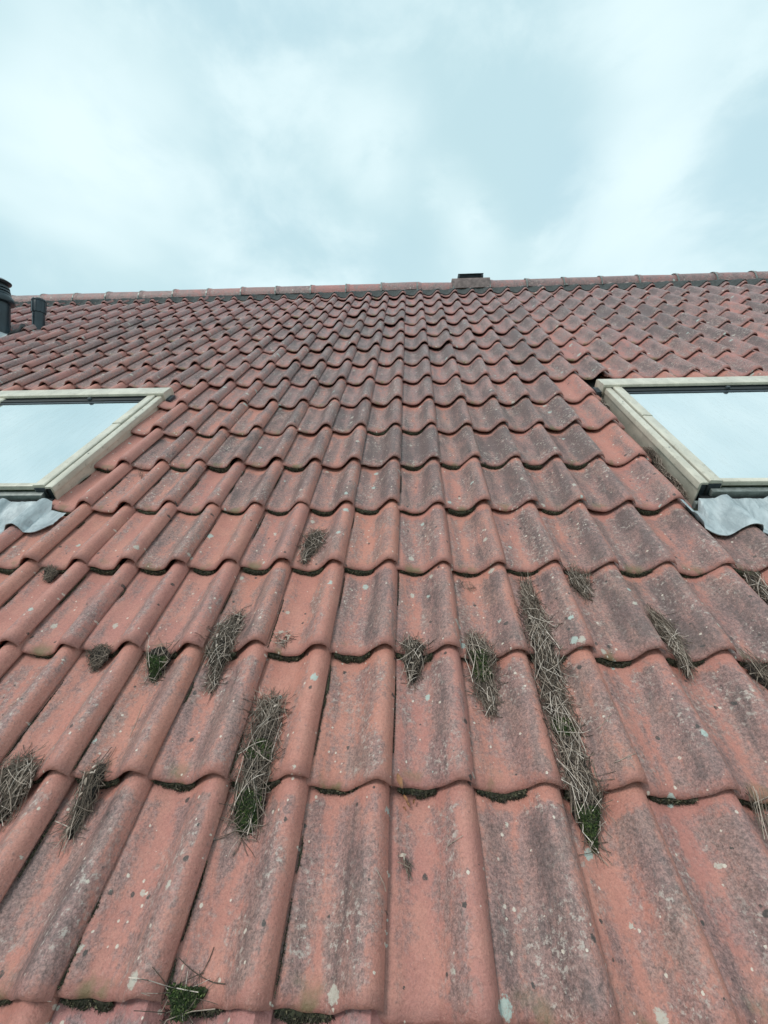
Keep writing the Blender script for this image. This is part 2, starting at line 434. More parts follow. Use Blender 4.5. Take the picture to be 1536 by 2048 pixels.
def tile_data(t0=-0.12, t1=1.0, v0=0.0, v1=G + 0.075, seg=30, rows=5, warp=0, front=True):
    """vertices, faces and uv of one tile; origin at its side lap on the front edge line"""
    rnd = random.Random(warp)
    wob = [rnd.uniform(-1, 1) for _ in range(8)]
    ts = [t0 + (t1 - t0) * i / seg for i in range(seg + 1)]
    thin = lambda x: 1.0 - 0.82 * max(0.0, min(1.0, (x - 0.92) / 0.07))   # the roll thins out to a lip over the side lap
    lines = []
    fr = FRONT if seg > 14 else (FRONT[0], FRONT[2], FRONT[5])
    if v0 > 0.01 or not front: fr = ((0.0, -THICK), (0.0, 0.0))
    for dv, dn in fr: lines.append((v0 + dv, dn))
    vs_ = [v0 + (0.03 if v0 < 0.01 else 0.02)] + [v0 + 0.03 + (v1 - v0 - 0.03) * k / rows for k in range(1, rows + 1)]
    lines += [(v, 0.0) for v in vs_]
    V = []; UV = []
    for v, dn in lines:
        for tt in ts:
            n = prof(tt) * W + LIFT * (1 - v / G) + dn * thin(tt)
            nose = -0.007 * math.exp(-max(v, 0) / 0.024) if v0 < 0.01 else 0
            n += nose + 0.0016 * wob[0] * math.sin(3 * tt + wob[1] * 6) + 0.0012 * wob[2] * math.sin(v * 14 + wob[3] * 6)
            front_wave = 0.0018 * math.sin(tt * 9 + wob[4] * 6) + 0.0012 * math.sin(tt * 23 + wob[5] * 6)
            vv = v + front_wave * math.exp(-max(v - v0, 0) / 0.05)
            uu = tt * W
            if tt > 0.999: uu += 0.0012 * math.sin(v * 21 + wob[6] * 6)
            V.append((uu, vv, n)); UV.append((tt, v / G))
    c = seg + 1; L = len(lines)
    F = [(a * c + k, a * c + k + 1, (a + 1) * c + k + 1, (a + 1) * c + k) for a in range(L - 1) for k in range(seg)]
    # underside
    b0 = len(V)
    for tt in ts:
        V.append((tt * W, v1, prof(tt) * W + LIFT * (1 - v1 / G) - THICK * thin(tt))); UV.append((tt, v1 / G))
    F += [(k + 1, k, b0 + k, b0 + k + 1) for k in range(seg)]
    # side walls
    for k, flip in ((0, False), (seg, True)):
        ring = [a * c + k for a in range(1, L)] + [b0 + k, k]
        F.append(tuple(ring if flip else reversed(ring)))
    return V, F, UV


def tile_mesh(name, mat, seed=0.0, **kw):
    V, F, UV = tile_data(**kw)
    me = bpy.data.meshes.new(name); me.from_pydata(V, [], F)
    ul = me.uv_layers.new(name='tile')
    li = [0] * len(me.loops); me.loops.foreach_get('vertex_index', li)
    flat = []
    for i in li: flat += UV[i]
    ul.data.foreach_set('uv', flat)
    me.polygons.foreach_set('use_smooth', [True] * len(me.polygons))
    me.set_sharp_from_angle(angle=R_(50))
    me.materials.append(mat); me.update()
    return me


# ------------------------------------------------------------------ the house
house = empty('house')
tag(house, 'house roof of weathered red pantiles with two skylights below a straight ridge', 'house')
VR, NR = 0.33, -0.048                     # ridge axis (v, n)
U0, U1 = -36, 34                          # roof extent in tile widths
ROWS = 18
EAVE = -(ROWS - 1) * G
DK = -0.075                               # deck height below the joint plane

# deck: two slopes as one closed shell
axis_w = MROOF @ Vector((0, VR, NR))
deck = MB()
ap = MROOF @ Vector((0, VR - 0.055 * math.tan(PHI) * 0, DK)); apex = Vector((0, axis_w.y, (MROOF @ Vector((0, 0, DK))).z + (axis_w.y - (MROOF @ Vector((0, 0, DK))).y) * math.tan(PHI)))
ev = MROOF @ Vector((0, EAVE + 0.02, DK))
dy = apex.y - ev.y
th = Vector((0, 0, -0.16))
prof_w = [(ev.y, ev.z), (apex.y, apex.z), (apex.y + dy, ev.z), (apex.y + dy, ev.z - 0.16), (apex.y, apex.z - 0.2), (ev.y, ev.z - 0.16)]
deck.prism_u(prof_w, U0 * W, U1 * W)
roof = link('roof', deck.mesh('roof', M_FELT), house)

wl = MB()
yw0, yw1 = ev.y + 0.35, apex.y + dy - 0.35
wl.box((U0 * W + 0.1, yw0, 0), (U1 * W - 0.1, yw0 + 0.28, ev.z - 0.02)); wl.box((U0 * W + 0.1, yw1 - 0.28, 0), (U1 * W - 0.1, yw1, ev.z - 0.02))
for x in (U0 * W + 0.1, U1 * W - 0.38):
    i = len(wl.v)
    pr_ = [(yw0 + 0.281, 0), (yw1 - 0.281, 0), (yw1 - 0.281, ev.z), (apex.y, apex.z - 0.3), (yw0 + 0.281, ev.z)]
    wl.prism_u(pr_, x, x + 0.28)
link('wall', wl.mesh('wall', M_WALL), house)
gm = MB(); gm.grid([[(-1500, -1500, 0), (1500, -1500, 0)], [(-1500, 1500, 0), (1500, 1500, 0)]])
tag(link('ground', gm.mesh('ground', M_GRASS)), kind='structure')

# ------------------------------------------------------------------ tiles
SKY = ((-14.0, -8.0), (6.36, 12.36))       # outer walls of the two skylights, in tile widths


def cut(c, r):
    """what is left of tile column c in course r beside the skylights: (t0, t1, v0) or None"""
    t0, t1, v0 = -0.12, 1.0, 0.0
    for a, b in SKY:
        if 8 <= r <= 11:
            if c + 1 > a and c < b:
                if c < a - 0.05 and r > 7: t1 = min(t1, a - c - 0.15)
                elif c + 1 > b + 0.05: t0 = max(t0, b - c + 0.06)
                elif r == 8: v0 = 0.52 * G
                else: return None
    return (t0, t1, v0)


def cam_px(u, v, n):
    p = Vector((u * W, v * G, n)) - mc.translation
    z = p.dot(fwd)
    if z < 0.05: return None
    return 768 + 912.7 * p.dot(right) / z, 1024 + 912.7 * p.dot(down) / z, z


def weather(c, r, rnd):
    a = 0.58 + rnd.gauss(0, 0.10)
    big = noise.noise(Vector((c * 0.13 + 3, r * 0.21, 1.7)))
    a += 0.30 * big
    if r <= 11: a += 0.14
    if 1 <= r <= 10 and -12 < c < 5: a += 0.10
    if r <= 8 and c >= 6: a -= 0.16
    if r <= 7 and c < -8: a -= 0.04
    if r >= 12 and c < -1: a -= 0.08
    if r >= 14: a -= 0.02
    clean = 0.25 * rnd.random()
    if r <= 8: clean += 0.25 + 0.05 * (8 - r)
    if 8 <= r <= 11 and (c in (5, 6, -8) or (r == 8 and (c > 5 or c < -7))): a -= 0.42; clean = 0.25
    return max(0.0, min(1.0, a)), min(1.0, clean)


MESHES = {}
cand = []
for r in range(ROWS):
    for c in range(U0, U1):
        k = cut(c, r)
        if k is None: continue
        if r == 0: k = (k[0], k[1], k[2])
        # visible area in the photograph
        best = 0; vis = 0
        for a in (0.1, 0.5, 0.9):
            for b in (0.15, 0.5, 0.9):
                q = cam_px(c + a, -r + b, surf(c + a, -r + b))
                if q and -5 < q[0] < 1541 and 0 < q[1] < 2053: vis += 1; best = max(best, 1 / q[2] ** 3)
        area = best * vis * (k[1] - k[0]) * (1 - k[2] / G * 0.9)
        if r == 0: area *= 0.1
        cand.append((area, c, r, k))
cand.sort(key=lambda x: -x[0])
single = [x for x in cand if x[0] > 0][:300]
rest = [x for x in cand[len(single):]]


def tile_jitter(rnd, c=0):
    return Matrix.Translation((rnd.gauss(0, 0.0008), rnd.gauss(0, 0.0042), rnd.gauss(0, 0.0018))) @ Matrix.Rotation(rnd.gauss(0, 0.0045), 4, 'Z') @ Matrix.Rotation(rnd.gauss(0, 0.004), 4, 'X') @ Matrix.Rotation(rnd.gauss(0, 0.006), 4, 'Y')


for area, c, r, (t0, t1, v0) in single:
    rnd = random.Random(c * 131 + r * 7 + 5)
    v1 = G + 0.075 if r else 0.27
    if r == 12 and any(a < c + 0.5 < b for a, b in SKY): v1 = G * 1.04
    key = (round(t0, 2), round(t1, 2), round(v0, 3), round(v1, 2), rnd.randrange(6))
    if key not in MESHES:
        MESHES[key] = tile_mesh('roof_tile', M_TILE, t0=t0, t1=t1, v0=v0, v1=v1, warp=key[4] + 11)
    o = link('roof_tile', MESHES[key], roof)
    o.matrix_basis = MROOF @ Matrix.Translation((c * W, -r * G, 0)) @ tile_jitter(rnd)
    am, cl = weather(c, r, rnd)
    o.color = (am, cl, rnd.random(), 1)

# the tiles beyond the 300 that show largest: one mesh
V, F, UV, SD = [], [], [], []
for area, c, r, (t0, t1, v0) in rest:
    rnd = random.Random(c * 131 + r * 7 + 5)
    v1 = G + 0.075 if r else 0.27
    if r == 12 and any(a < c + 0.5 < b for a, b in SKY): v1 = G * 1.04
    inview = area > 0
    a, f, uv = tile_data(t0=t0, t1=t1, v0=v0, v1=v1, seg=16 if inview else 10, rows=3, warp=rnd.randrange(6) + 11)
    mt = Matrix.Translation((c * W, -r * G, 0)) @ tile_jitter(rnd)
    i = len(V); V += [tuple(mt @ Vector(p)) for p in a]; F += [tuple(i + k for k in q) for q in f]; UV += uv
    sdv = rnd.random(); SD += [sdv] * len(a)
me = bpy.data.meshes.new('roof_tiles'); me.from_pydata(V, [], F)
ul = me.uv_layers.new(name='tile'); li = [0] * len(me.loops); me.loops.foreach_get('vertex_index', li)
flat = []
for i in li: flat += UV[i]
ul.data.foreach_set('uv', flat)
at = me.attributes.new('seed', 'FLOAT', 'POINT'); at.data.foreach_set('value', SD)
me.polygons.foreach_set('use_smooth', [True] * len(me.polygons)); me.set_sharp_from_angle(angle=R_(50)); me.materials.append(M_TILE)
ot = link('distant_roof_tiles', me, roof, mw=MROOF); ot.color = (0.64, 0.8, 0.3, 1); tag(ot, kind='stuff')

# ------------------------------------------------------------------ ridge
rd = 0.128
ru0 = 0.66 - 2.15 * 16; n_r = 34


def ridge_mesh(warp, L=2.15 * W):
    rnd = random.Random(warp)
    mb = MB(); rows_ = []
    prof_r = [(0.0, 0.0075), (0.040, 0.006), (0.046, 0.002), (0.06, 0.0), (L * 0.5, -0.001), (L + 0.03, -0.004)]
    for x, dr in prof_r:
        row = []
        for k in range(19):
            a = math.pi * k / 18
            row.append((x, -math.cos(a) * (rd + dr) * 1.0, math.sin(a) * (rd + dr) * 0.95))
        row = [(x, -(rd + dr), -0.018)] + row + [(x, (rd + dr), -0.018)]
        rows_.append(row)
    mb.grid(rows_)
    n = len(rows_[0])
    inner = [[(x, y * 0.88, z * 0.86 if z > 0 else z) for x, y, z in rw] for rw in (rows_[0], rows_[-1])]
    i0 = len(mb.v); mb.grid([list(reversed(inner[0])), list(reversed(inner[1]))])
    # close the ends and the lower lips
    for k in range(n - 1):
        mb.f.append((k + 1, k, i0 + n - 1 - k, i0 + n - 2 - k))
    me = mb.mesh('ridge_tile', M_RIDGE, smooth=True, sharp=40)
    ul = me.uv_layers.new(name='tile')
    for lp in me.loops:
        p = me.vertices[lp.vertex_index].co; ul.data[lp.index].uv = (0.5, 0.5)
    return me


rms = [ridge_mesh(k) for k in range(3)]
clip_mb = MB()
pts_a = []
for x in (-0.006, 0.010):
    pts_a.append([(x, -math.cos(math.pi * a / 24) * (rd + 0.010), math.sin(math.pi * a / 24) * (rd * 0.95 + 0.010)) for a in range(0, 25)])
clip_mb.grid(pts_a)
pts_b = [[(x, y * 0.97, z * 0.97) for x, y, z in rw] for rw in (pts_a[0],)]
clip_mb.grid([pts_b[0], pts_a[0]])
clip_mb.box((-0.004, -(rd + 0.018), -0.03), (0.010, -(rd + 0.010), 0.012))
clip_me = clip_mb.mesh('ridge_clip', M_GREY, smooth=True)
for k in range(n_r):
    u = ru0 + 2.15 * k
    if u > U1: break
    rnd = random.Random(k + 900)
    o = link('ridge_tile', rms[k % 3], roof)
    o.matrix_basis = Matrix.Translation((u * W, axis_w.y + rnd.gauss(0, 0.003), axis_w.z + rnd.gauss(0, 0.003))) @ Matrix.Rotation(rnd.gauss(0, 0.008), 4, 'Y')
    o.color = (0.58 + rnd.gauss(0, 0.10), 0.85, rnd.random(), 1)
    cl = link('ridge_clip', clip_me, roof); cl.matrix_basis = o.matrix_basis

# dark ventilated ridge roll, dressed over the heads of the top course
rb = MB(); rows_ = []
for j, (v, k) in enumerate(((0.30, 0.0), (0.235, 0.0), (0.20, 0.35), (0.155, 0.75), (0.105, 1.0), (0.060, 1.0), (0.034, 1.0))):
    row = []
    for q in range(int((U1 - U0) * 12) + 1):
        u = U0 + q / 12
        ns = max(prof(u - math.floor(u)), -0.30) * W + LIFT * (1 - v / G) + 0.008
        nf = 0.020
        n = ns * k + nf * (1 - k) if k < 1 else ns
        n += 0.003 * noise.noise(Vector((u * 2.2, v * 30, 0)))
        vv = v + 0.010 * noise.noise(Vector((u * 1.4, 5.1, 0)))+ (0.006 * noise.noise(Vector((u * 7, 2.1, 0))) if j > 4 else 0)
        row.append((u * W, vv, n))
    rows_.append(row)
rows_.append([(x, y + 0.004, z - 0.01) for x, y, z in rows_[-1]])
rb.grid(list(reversed(rows_)))
link('ridge_roll', rb.mesh('ridge_roll', M_ROLL, smooth=True, sharp=80), roof, mw=MROOF)

# ridge ventilator: flat saddle with a dark slotted cap
vb = MB()
VU = 3.86
cx = VU * W
axm = Matrix.Translation((cx, axis_w.y, axis_w.z))
vent = empty('ridge_ventilator', axm, house)
tag(vent, 'dark slotted cap on a flat saddle piece in the ridge')
sad = MB(); rowsS = []
for x in (-0.225, 0.225):
    rowsS.append([(x, -0.142, -0.020), (x, -0.140, 0.055), (x, -0.130, 0.098), (x, -0.10, 0.119), (x, 0.10, 0.119), (x, 0.132, 0.098), (x, 0.146, 0.055), (x, 0.150, -0.020)])
m8 = 8
sad.v += rowsS[0] + rowsS[1]
sad.f += [(k, k + 1, m8 + k + 1, m8 + k) for k in range(7)] + [tuple(reversed(range(8))), tuple(range(8, 16))]
sm = sad.mesh('saddle', simple('vent_saddle', (0.19, 0.145, 0.14), 0.8, 0, 0.3, 25, 0.3), bevel=0.006)
if not sm.uv_layers: sm.uv_layers.new(name='tile')
so = link('saddle', sm, vent); so.color = (0.95, 0.9, 0.35, 1)
cp = MB()
cp.box((-0.150, -0.115, 0.157), (0.150, 0.115, 0.166))                    # lid
cp.box((-0.148, -0.112, 0.118), (-0.128, 0.112, 0.156)); cp.box((0.128, -0.112, 0.118), (0.148, 0.112, 0.156))
cp.box((-0.127, -0.06, 0.118), (0.127, 0.06, 0.156))
link('cap', cp.mesh('cap', M_DARK, bevel=0.003), vent)
for k in range(3):
    sl = MB(); z = 0.122 + 0.011 * k
    sl.prism_u([(-0.108, z), (-0.085, z + 0.006), (-0.085, z + 0.009), (-0.108, z + 0.003)], -0.127, 0.127)
    link('louvre', sl.mesh('louvre', M_DARK), vent)

# ------------------------------------------------------------------ skylights
def skylight(idx, a, b, label):
    top, bot = -7.41 * G, -10.92 * G
    L = top - bot; Wd = (b - a) * W
    tiltm = Matrix.Translation((a * W, bot, -0.012)) @ Matrix.Rotation(R_(-2.0), 4, 'X')
    root = empty('skylight', MROOF @ tiltm, house)
    tag(root, label)
    # side covers: outer wall, top strip, groove, raised sash strip split at the pivot
    vb0, vb1 = 0.035, L - 0.115
    for side in (0, 1):
        X = (lambda x: x) if side == 0 else (lambda x: Wd - x)
        mb = MB()
        mb.prism_v([(X(0.006), -0.055), (X(0.006), 0.052), (X(0.0), 0.050), (X(0.003), 0.078), (X(0.010), 0.082), (X(0.036), 0.082), (X(0.039), 0.074), (X(0.036), 0.070), (X(0.012), 0.072), (X(0.012), -0.055)], vb0, vb1)
        link('side_cladding', mb.mesh('side_cladding', M_CREAM, bevel=0.0015), root)
        split = vb1 - 0.40 * (vb1 - vb0)
        for (q0, q1, dz) in ((vb0 + 0.012, split - 0.002, 0.0), (split + 0.001, vb1, 0.0035)):
            mb = MB()
            mb.prism_v([(X(0.047), 0.02), (X(0.047), 0.083 + dz), (X(0.052), 0.087 + dz), (X(0.098), 0.084 + dz), (X(0.104), 0.078 + dz), (X(0.104), 0.02)], q0, q1)
            link('sash_cover', mb.mesh('sash_cover', M_CREAM, bevel=0.0015), root)
        mb = MB(); mb.box((min(X(0.0395), X(0.0465)), vb0, -0.02), (max(X(0.0395), X(0.0465)), vb1, 0.064))
        link('seal', mb.mesh('seal', M_RUBBER), root)
        mb = MB()                                            # dark block standing for the shade inside the covers' open ends
        mb.box((min(X(0.008), X(0.098)), vb0 + 0.008, -0.03), (max(X(0.008), X(0.098)), vb0 + 0.02, 0.070))
        link('open_end_shade', mb.mesh('open_end_shade', M_DARK), root)
        mb = MB()                                            # folded corner of the flashing beside the hood
        x0, x1 = sorted((X(-0.040), X(-0.006)))
        mb.box((x0, L - 0.135, -0.06), (x1, L - 0.05, 0.055))
        link('corner_flashing', mb.mesh('corner_flashing', M_DARK, bevel=0.002), root)
        mb = MB()                                            # side gutter
        x0, x1 = sorted((X(-0.055), X(-0.002)))
        mb.box((x0, -0.02, -0.062), (x1, L, -0.050))
        link('side_gutter', mb.mesh('side_gutter', M_DARK), root)
        for q in (0.28, 0.78):                               # screws in the covers
            mb = MB(); mb.lathe([(0.0042, 0.0), (0.0042, 0.0015), (0.002, 0.0025)], 10, True, (X(0.022), vb0 + q * (vb1 - vb0), 0.0815))
            link('screw', mb.mesh('screw', M_GREY, smooth=True), root)
    # hood over the top
    mb = MB()
    y1 = L; y0 = L - 0.138
    mb.prism_u([(y1, 0.045), (y1 - 0.006, 0.090), (y1 - 0.02, 0.098), (y0 + 0.012, 0.104), (y0 + 0.001, 0.101), (y0 - 0.004, 0.086), (y0, 0.084), (y0 + 0.008, 0.094), (y1 - 0.03, 0.085), (y1 - 0.03, 0.045)], -0.012, Wd + 0.012)
    link('hood', mb.mesh('hood', M_CREAM, bevel=0.0012), root)
    for x0, x1 in ((-0.012, 0.030), (Wd - 0.030, Wd + 0.012)):
        mb = MB(); mb.prism_u([(y1 - 0.002, 0.02), (y1 - 0.008, 0.090), (y0 + 0.012, 0.1005), (y0 + 0.002, 0.0995), (y0 - 0.002, 0.055), (y0 + 0.01, 0.02)], x0 + 0.0005 * (1 if x0 < 0 else -1), x1 - 0.001)
        link('hood_end', mb.mesh('hood_end', M_CREAM, bevel=0.0015), root)
    # top bar and black strip, coloured dark for the shadow gap under the hood
    mb = MB(); mb.box((0.106, L - 0.214, 0.02), (Wd - 0.106, L - 0.14, 0.073)); link('top_sash_bar', mb.mesh('top_sash_bar', M_DARK, bevel=0.002), root)
    mb = MB(); mb.box((0.106, L - 0.190, 0.0735), (Wd - 0.106, L - 0.15, 0.079)); link('hood_shade_strip', mb.mesh('hood_shade_strip', M_RUBBER, bevel=0.002), root)
    mb = MB(); mb.box((0.032, L - 0.138, 0.02), (Wd - 0.032, L - 0.040, 0.083)); link('head_casing', mb.mesh('head_casing', M_DARK), root)
    mb = MB(); mb.lathe([(0.014, 0), (0.014, 0.008), (0.010, 0.014)], 16, True, (Wd * 0.60, L - 0.176, 0.0785)); link('latch_knob', mb.mesh('latch_knob', M_DARK, smooth=True), root)
    # glass
    mb = MB(); mb.box((0.102, 0.066, 0.060), (Wd - 0.102, L - 0.205, 0.069))
    link('pane', mb.mesh('pane', M_GLASS), root)
    mb = MB()
    mb.box((0.1045, 0.078, 0.0695), (Wd - 0.1045, 0.0815, 0.0725)); link('gasket', mb.mesh('gasket', M_RUBBER), root)
    # bottom: cream glazing bar, algae-filled recess, grey bar, dark gap, grey apron bar
    mb = MB(); mb.prism_u([(0.046, 0.060), (0.0475, 0.079), (0.052, 0.081), (0.0775, 0.0785), (0.0775, 0.060)], 0.105, Wd - 0.105); link('bottom_glazing_bar', mb.mesh('bottom_glazing_bar', M_CREAM, bevel=0.001), root)
    mb = MB(); mb.box((0.098, 0.052, -0.02), (Wd - 0.098, 0.076, 0.0595)); link('sash_bottom', mb.mesh('sash_bottom', M_ALGAE), root)
    mb = MB(); mb.prism_u([(0.020, 0.018), (0.022, 0.045), (0.050, 0.049), (0.050, 0.018)], 0.06, Wd - 0.06); link('bottom_cladding', mb.mesh('bottom_cladding', M_GREY, bevel=0.002), root)
    mb = MB(); mb.box((0.02, 0.012, -0.03), (Wd - 0.02, 0.044, 0.0175)); link('bottom_gap', mb.mesh('bottom_gap', M_RUBBER), root)
    mb = MB(); mb.prism_u([(-0.012, -0.03), (-0.008, 0.002), (-0.002, 0.006), (0.0115, 0.006), (0.0115, -0.03)], -0.01, Wd + 0.01); link('apron_bar', mb.mesh('apron_bar', M_GREY, bevel=0.0015), root)
    # lead apron dressed over the tiles below
    mb = MB(); rows2 = []
    e0, e1 = a - 0.02, b + 0.02
    ulo, uhi = (a - 0.52, b + 0.34) if idx else (a - 0.52, b + 0.36)
    NU = int((uhi - ulo) * 28)
    for j in range(29):
        s = j / 28
        row = []
        for q in range(NU + 1):
            u = ulo + (uhi - ulo) * q / NU
            edge = min(u - ulo, uhi - u)
            low = 0.49 + 0.05 * noise.noise(Vector((u * 0.9, idx * 7.0, 3))) + 0.02 * noise.noise(Vector((u * 4, idx * 7.0, 3)))
            low -= 0.22 * math.exp(-(max(edge, 0) / 0.16) ** 2)
            up = 10.92 if e0 < u < e1 else 11.02
            vv = -(up + (11.0 + low - up) * s)
            nt = prof(u - math.floor(u)) * W + LIFT * (1 - (vv + 12)) + 0.015
            nflat = 0.008
            k = max(0.0, min(1.0, s * 1.35)); k = k * k * (3 - 2 * k)
            if not (e0 < u < e1): k = 1
            n = nt * k + max(nflat, nt) * (1 - k)
            pl = noise.noise(Vector((u * 2.3 + vv * 2.0, vv * 2, idx))); n += 0.0035 * (1 - abs(pl) * 3 if abs(pl) < 0.33 else 0) + 0.0035 * abs(noise.noise(Vector((u * 6, vv * 11, idx)))) + 0.003 * abs(noise.noise(Vector((u * 13, vv * 22, idx + 5))))
            row.append(tiltm.inverted() @ Vector((u * W, vv * G, n + 0.002)))
        rows2.append(row)
    rows2.append([(x, y + 0.001, z - 0.004) for x, y, z in rows2[-1]])
    mb.grid(list(reversed(rows2)))
    link('lead_apron', mb.mesh('lead_apron', M_LEAD, smooth=True, sharp=70), root)
    # hidden well under the glass so that nothing shows through beside it
    mb = MB(); mb.box((0.0, 0.0, -0.15), (Wd, L, -0.056)); link('curb', mb.mesh('curb', M_RUBBER), root)
    return root


skylight(0, *SKY[0], 'cream framed skylight under the flue and vent pipe')
skylight(1, *SKY[1], 'cream framed skylight with pine needles packed in its side gutter')

# ------------------------------------------------------------------ vent pipes
def vert_at(u, v, n):
    p = MROOF @ Vector((u * W, v * G, n))
    return p


p = vert_at(-19.12, -2.62, -0.05)
pipe = empty('vent_pipe', Matrix.Translation(p), house)
tag(pipe, 'short dark plastic vent pipe rising between the tiles')
mb = MB(); mb.lathe([(0.056, -0.12), (0.056, 0.20), (0.056, 0.205)], 32); link('pipe_body', mb.mesh('pipe_body', M_PVC, smooth=True), pipe)
mb = MB(); mb.lathe([(0.0565, 0.2055), (0.063, 0.210), (0.063, 0.345), (0.060, 0.352), (0.054, 0.352), (0.052, 0.30)], 32, False); link('pipe_socket', mb.mesh('pipe_socket', M_PVC, smooth=True), pipe)
mb = MB(); mb.lathe([(0.066, 0.330), (0.066, 0.342), (0.063, 0.346)], 32, False); link('pipe_rim', mb.mesh('pipe_rim', M_PVC, smooth=True), pipe)
for k in range(10):
    mb = MB(); an = 2 * math.pi * k / 10
    cx_, cy_ = 0.0635 * math.cos(an), 0.0635 * math.sin(an)
    mb.lathe([(0.0035, 0.212), (0.0035, 0.328)], 6, True, (cx_, cy_, 0)); link('rib', mb.mesh('rib', M_PVC, smooth=True), pipe)
mb = MB(); mb.lathe([(0.125, -0.115), (0.095, -0.05), (0.068, 0.0), (0.060, 0.02)], 28, False)
fo = link('pipe_collar', mb.mesh('pipe_collar', M_DARK, smooth=True), pipe)

p = vert_at(-20.30, -3.35, -0.05)
flue = empty('flue_terminal', Matrix.Translation(p), house)
tag(flue, 'tall dark ringed flue terminal with a lead skirt')
mb = MB(); mb.lathe([(0.098, -0.15), (0.096, 0.40)], 36); link('flue_body', mb.mesh('flue_body', M_PVC, smooth=True), flue)
mb = MB(); mb.lathe([(0.097, 0.385), (0.128, 0.392), (0.132, 0.405), (0.124, 0.44), (0.100, 0.47)], 36, False); link('flue_skirt_ring', mb.mesh('flue_skirt_ring', M_PVC, smooth=True, sharp=50), flue)
for k, (z, r) in enumerate(((0.472, 0.100), (0.503, 0.094), (0.534, 0.088))):
    mb = MB(); mb.lathe([(0.072, z), (r, z + 0.002), (r - 0.004, z + 0.020), (0.072, z + 0.024)], 36); link('flue_ring', mb.mesh('flue_ring', M_PVC, smooth=True, sharp=40), flue)
mb = MB(); mb.lathe([(0.070, 0.44), (0.070, 0.60)], 28); link('flue_core', mb.mesh('flue_core', M_RUBBER, smooth=True), flue)
mb = MB(); mb.lathe([(0.074, 0.575), (0.098, 0.592), (0.101, 0.602), (0.060, 0.628), (0.005, 0.634)], 36); link('flue_cap', mb.mesh('flue_cap', M_PVC, smooth=True, sharp=50), flue)
# lead skirt dressed on the tiles round the flue
mb = MB(); rows2 = []
for j in range(9):
    s = j / 8; row = []
    for k in range(37):
        an = 2 * math.pi * k / 36
        rr = 0.105 + s * (0.11 + 0.02 * math.sin(an * 3))
        uu, vv = -20.30 * W + rr * math.cos(an), -3.35 * G + rr * math.sin(an)
        un, vn = uu / W, vv / G
        ns = prof(un - math.floor(un)) * W + LIFT + 0.008
        n = ns * s + (0.03 + 0.085 * math.sin(-an)) * (1 - s)
        row.append((uu, vv, n))
    rows2.append(row)
mb.grid(rows2); sk = mb.mesh('lead_skirt', M_LEAD, smooth=True, sharp=80)
so = link('lead_skirt', sk, flue); so.matrix_basis = flue.matrix_basis.inverted() @ MROOF
mb = MB(); rows2 = []
for j in range(5):
    row = []
    for k in range(9):
        un, vn = -19.62 + 0.42 * k / 8 - 0.04 * j, -3.00 + 0.24 * j / 4
        ns = surf(un, vn)
        row.append((un * W, vn * G, max(ns, -0.012) + 0.035))
    rows2.append(row)
mb.grid(rows2); so = link('lead_patch', mb.mesh('lead_patch', M_LEAD, smooth=True), flue); so.matrix_basis = flue.matrix_basis.inverted() @ MROOF

# ------------------------------------------------------------------ pine needles, moss and bits lying on the tiles
def ps(u, v, h=0.0):
    return Vector((u * W, v * G, surf(u, v) + h))


def path_at(path, s):
    m = len(path) - 1; x = min(s * m, m - 1e-6); i = int(x); f = x - i
    return (path[i][0] * (1 - f) + path[i + 1][0] * f, path[i][1] * (1 - f) + path[i + 1][1] * f)


def smooth_surf(u, v):
    """surface with the steps between courses bridged, as loose litter does"""
    y = v - math.floor(v)
    base = surf(u, v)
    if y > 0.80: base += LIFT * (y - 0.80) / 0.20
    return base


